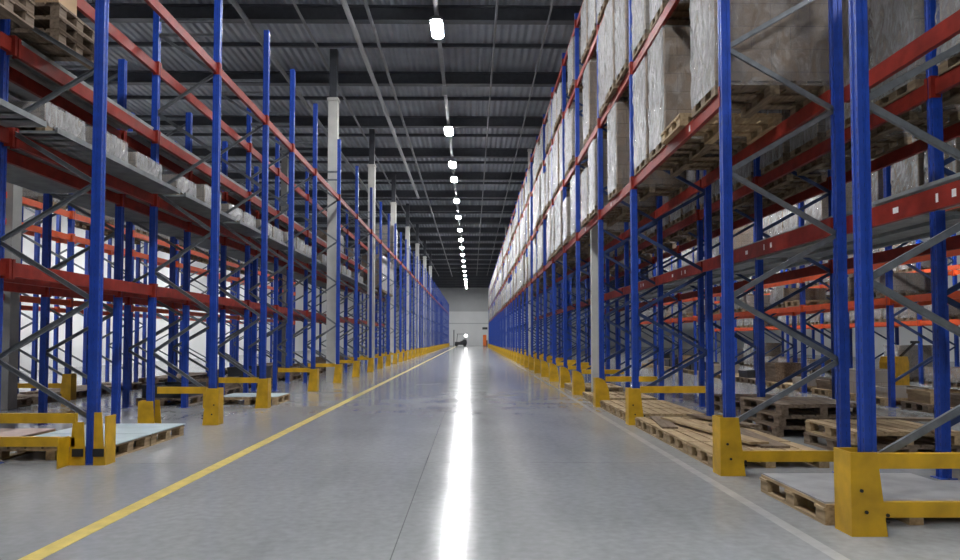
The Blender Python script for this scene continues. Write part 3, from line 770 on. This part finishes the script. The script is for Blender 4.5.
# yellow pallet truck in the right side aisle
def pallet_truck(x, y, rz):
    e = link('pallet_truck', None, None, (x, y, 0), rz); tag(e, 'yellow pallet truck parked in the side aisle seen through the right rack', 'pallet truck')
    b = MB(); b.prism([(-.3,.12),(.3,.12),(.3,.7),(.22,.85),(-.22,.85),(-.3,.7)], -.22, .22, 'y'); link('body', b.mesh('body', YELLOW), e)
    for s in (-1, 1):
        link('fork', MB().box(s*.19-.08, s*.19+.08, .22, 1.4, .06, .12).mesh('fork', YELLOW), e)
        link('wheel', MB().tube((s*.19-.05, 1.25, .05), (s*.19+.05, 1.25, .05), .05, 14).mesh('wheel', BLACK), e)
    link('wheel', MB().tube((-.08, 0, .1), (.08, 0, .1), .1, 16).mesh('wheel', BLACK), e)
    t = MB(); t.bar((0, -.1, .8), (0, -.5, 1.2), .05, .05, (1,0,0)); t.box(-.18, .18, -.53, -.47, 1.18, 1.24); link('tiller', t.mesh('tiller', BLACK), e)
pallet_truck(10.6, 18.0, .6)

# forklift at the far end
def forklift(x, y):
    e = link('forklift', None, None, (x, y, 0)); tag(e, 'dark forklift with a raised mast and one bright headlight at the aisle end', 'forklift')
    b = MB(); b.prism([(-.9,.25),(1.0,.25),(1.1,.6),(1.0,1.1),(.4,1.15),(.3,.75),(-.9,.75)], -.5, .5, 'y'); link('body', b.mesh('body', PLASTIC), e)
    c = MB()
    for px in (-.6, .75):
        for py in (-.45, .45): c.bar((px, py, .75), (px*.8, py, 2.0), .06, .06)
    c.box(-.6, .7, -.5, .5, 2.0, 2.06); link('overhead_guard', c.mesh('overhead_guard', PLASTIC), e)
    m = MB(); m.box(-1.12, -1.0, -.4, -.3, .05, 2.7); m.box(-1.12, -1.0, .3, .4, .05, 2.7); m.box(-1.1, -1.02, -.3, .3, 1.2, 1.3); m.box(-1.1, -1.02, -.3, .3, 2.55, 2.65); link('mast', m.mesh('mast', PLASTIC), e)
    for s in (-1, 1): link('fork', MB().box(-2.1, -1.13, s*.25-.06, s*.25+.06, .06, .1).mesh('fork', GALV), e)
    for wx in (-.65, .7):
        for s in (-1, 1): link('wheel', MB().tube((wx, s*.42-.09, .28), (wx, s*.42+.09, .28), .28, 18).mesh('wheel', BLACK), e)
    link('seat', MB().box(.0, .45, -.25, .25, .76, .9).mesh('seat', BLACK), e)
    link('headlight', MB().tube((.9, -.51, 1.75), (.9, -.42, 1.75), .22, 14).mesh('headlight', HEAD), e)
    link('lamp_bracket', MB().box(.86, .94, -.42, -.36, 1.1, 1.8).mesh('lamp_bracket', PLASTIC), e)
forklift(-1.9, 118.0)
# orange cabinet and dark sign at the far wall
e = link('orange_cabinet', None, None, (2.1, 118, 0)); tag(e, 'small orange cabinet standing at the far end beside the right rack', 'cabinet')
link('body', MB().box(-.3, .25, -.25, .25, .1, 1.9).mesh('body', ORANGEP), e); link('door', MB().box(-.27, .22, -.275, -.251, .15, 1.85).mesh('door', ORANGEP), e)
link('base', MB().box(-.3, .25, -.25, .25, 0, .099).mesh('base', PLASTIC), e); link('side_panel', MB().box(.251, .45, -.25, .25, 0, 1.0).mesh('side_panel', PLASTIC), e)
sg = link('wall_sign', MB().box(-.45, .45, -.02, .02, -.2, .2).mesh('wall_sign', PLASTIC), None, (2.3, YEND-.065, 3.1)); tag(sg, 'small dark sign on the pale far wall', 'sign')

# ------------------------------------------------------------------ camera, world, view
cam = bpy.data.cameras.new('camera'); co = bpy.data.objects.new('camera', cam); COL.objects.link(co)
F = 720.0
cam.sensor_width = 36.0; cam.lens = F/960*36.0; cam.shift_y = 30/960; cam.clip_end = 400; cam.clip_start = .05
co.location = (0, 0, H)
pitch = math.atan(28.5/F); yaw = -math.atan(8/F)
co.rotation_euler = (PI/2+pitch, 0, yaw)
S.camera = co
w = bpy.data.worlds.new('world'); S.world = w; w.use_nodes = True
w.node_tree.nodes['Background'].inputs[0].default_value = (0.6, 0.65, 0.7, 1); w.node_tree.nodes['Background'].inputs[1].default_value = 0.02
S.view_settings.view_transform = 'Standard'; S.view_settings.look = 'None'; S.view_settings.gamma = 1.0; S.view_settings.use_curve_mapping = False
S.view_settings.exposure = 1.08
S.cycles.use_denoising = True
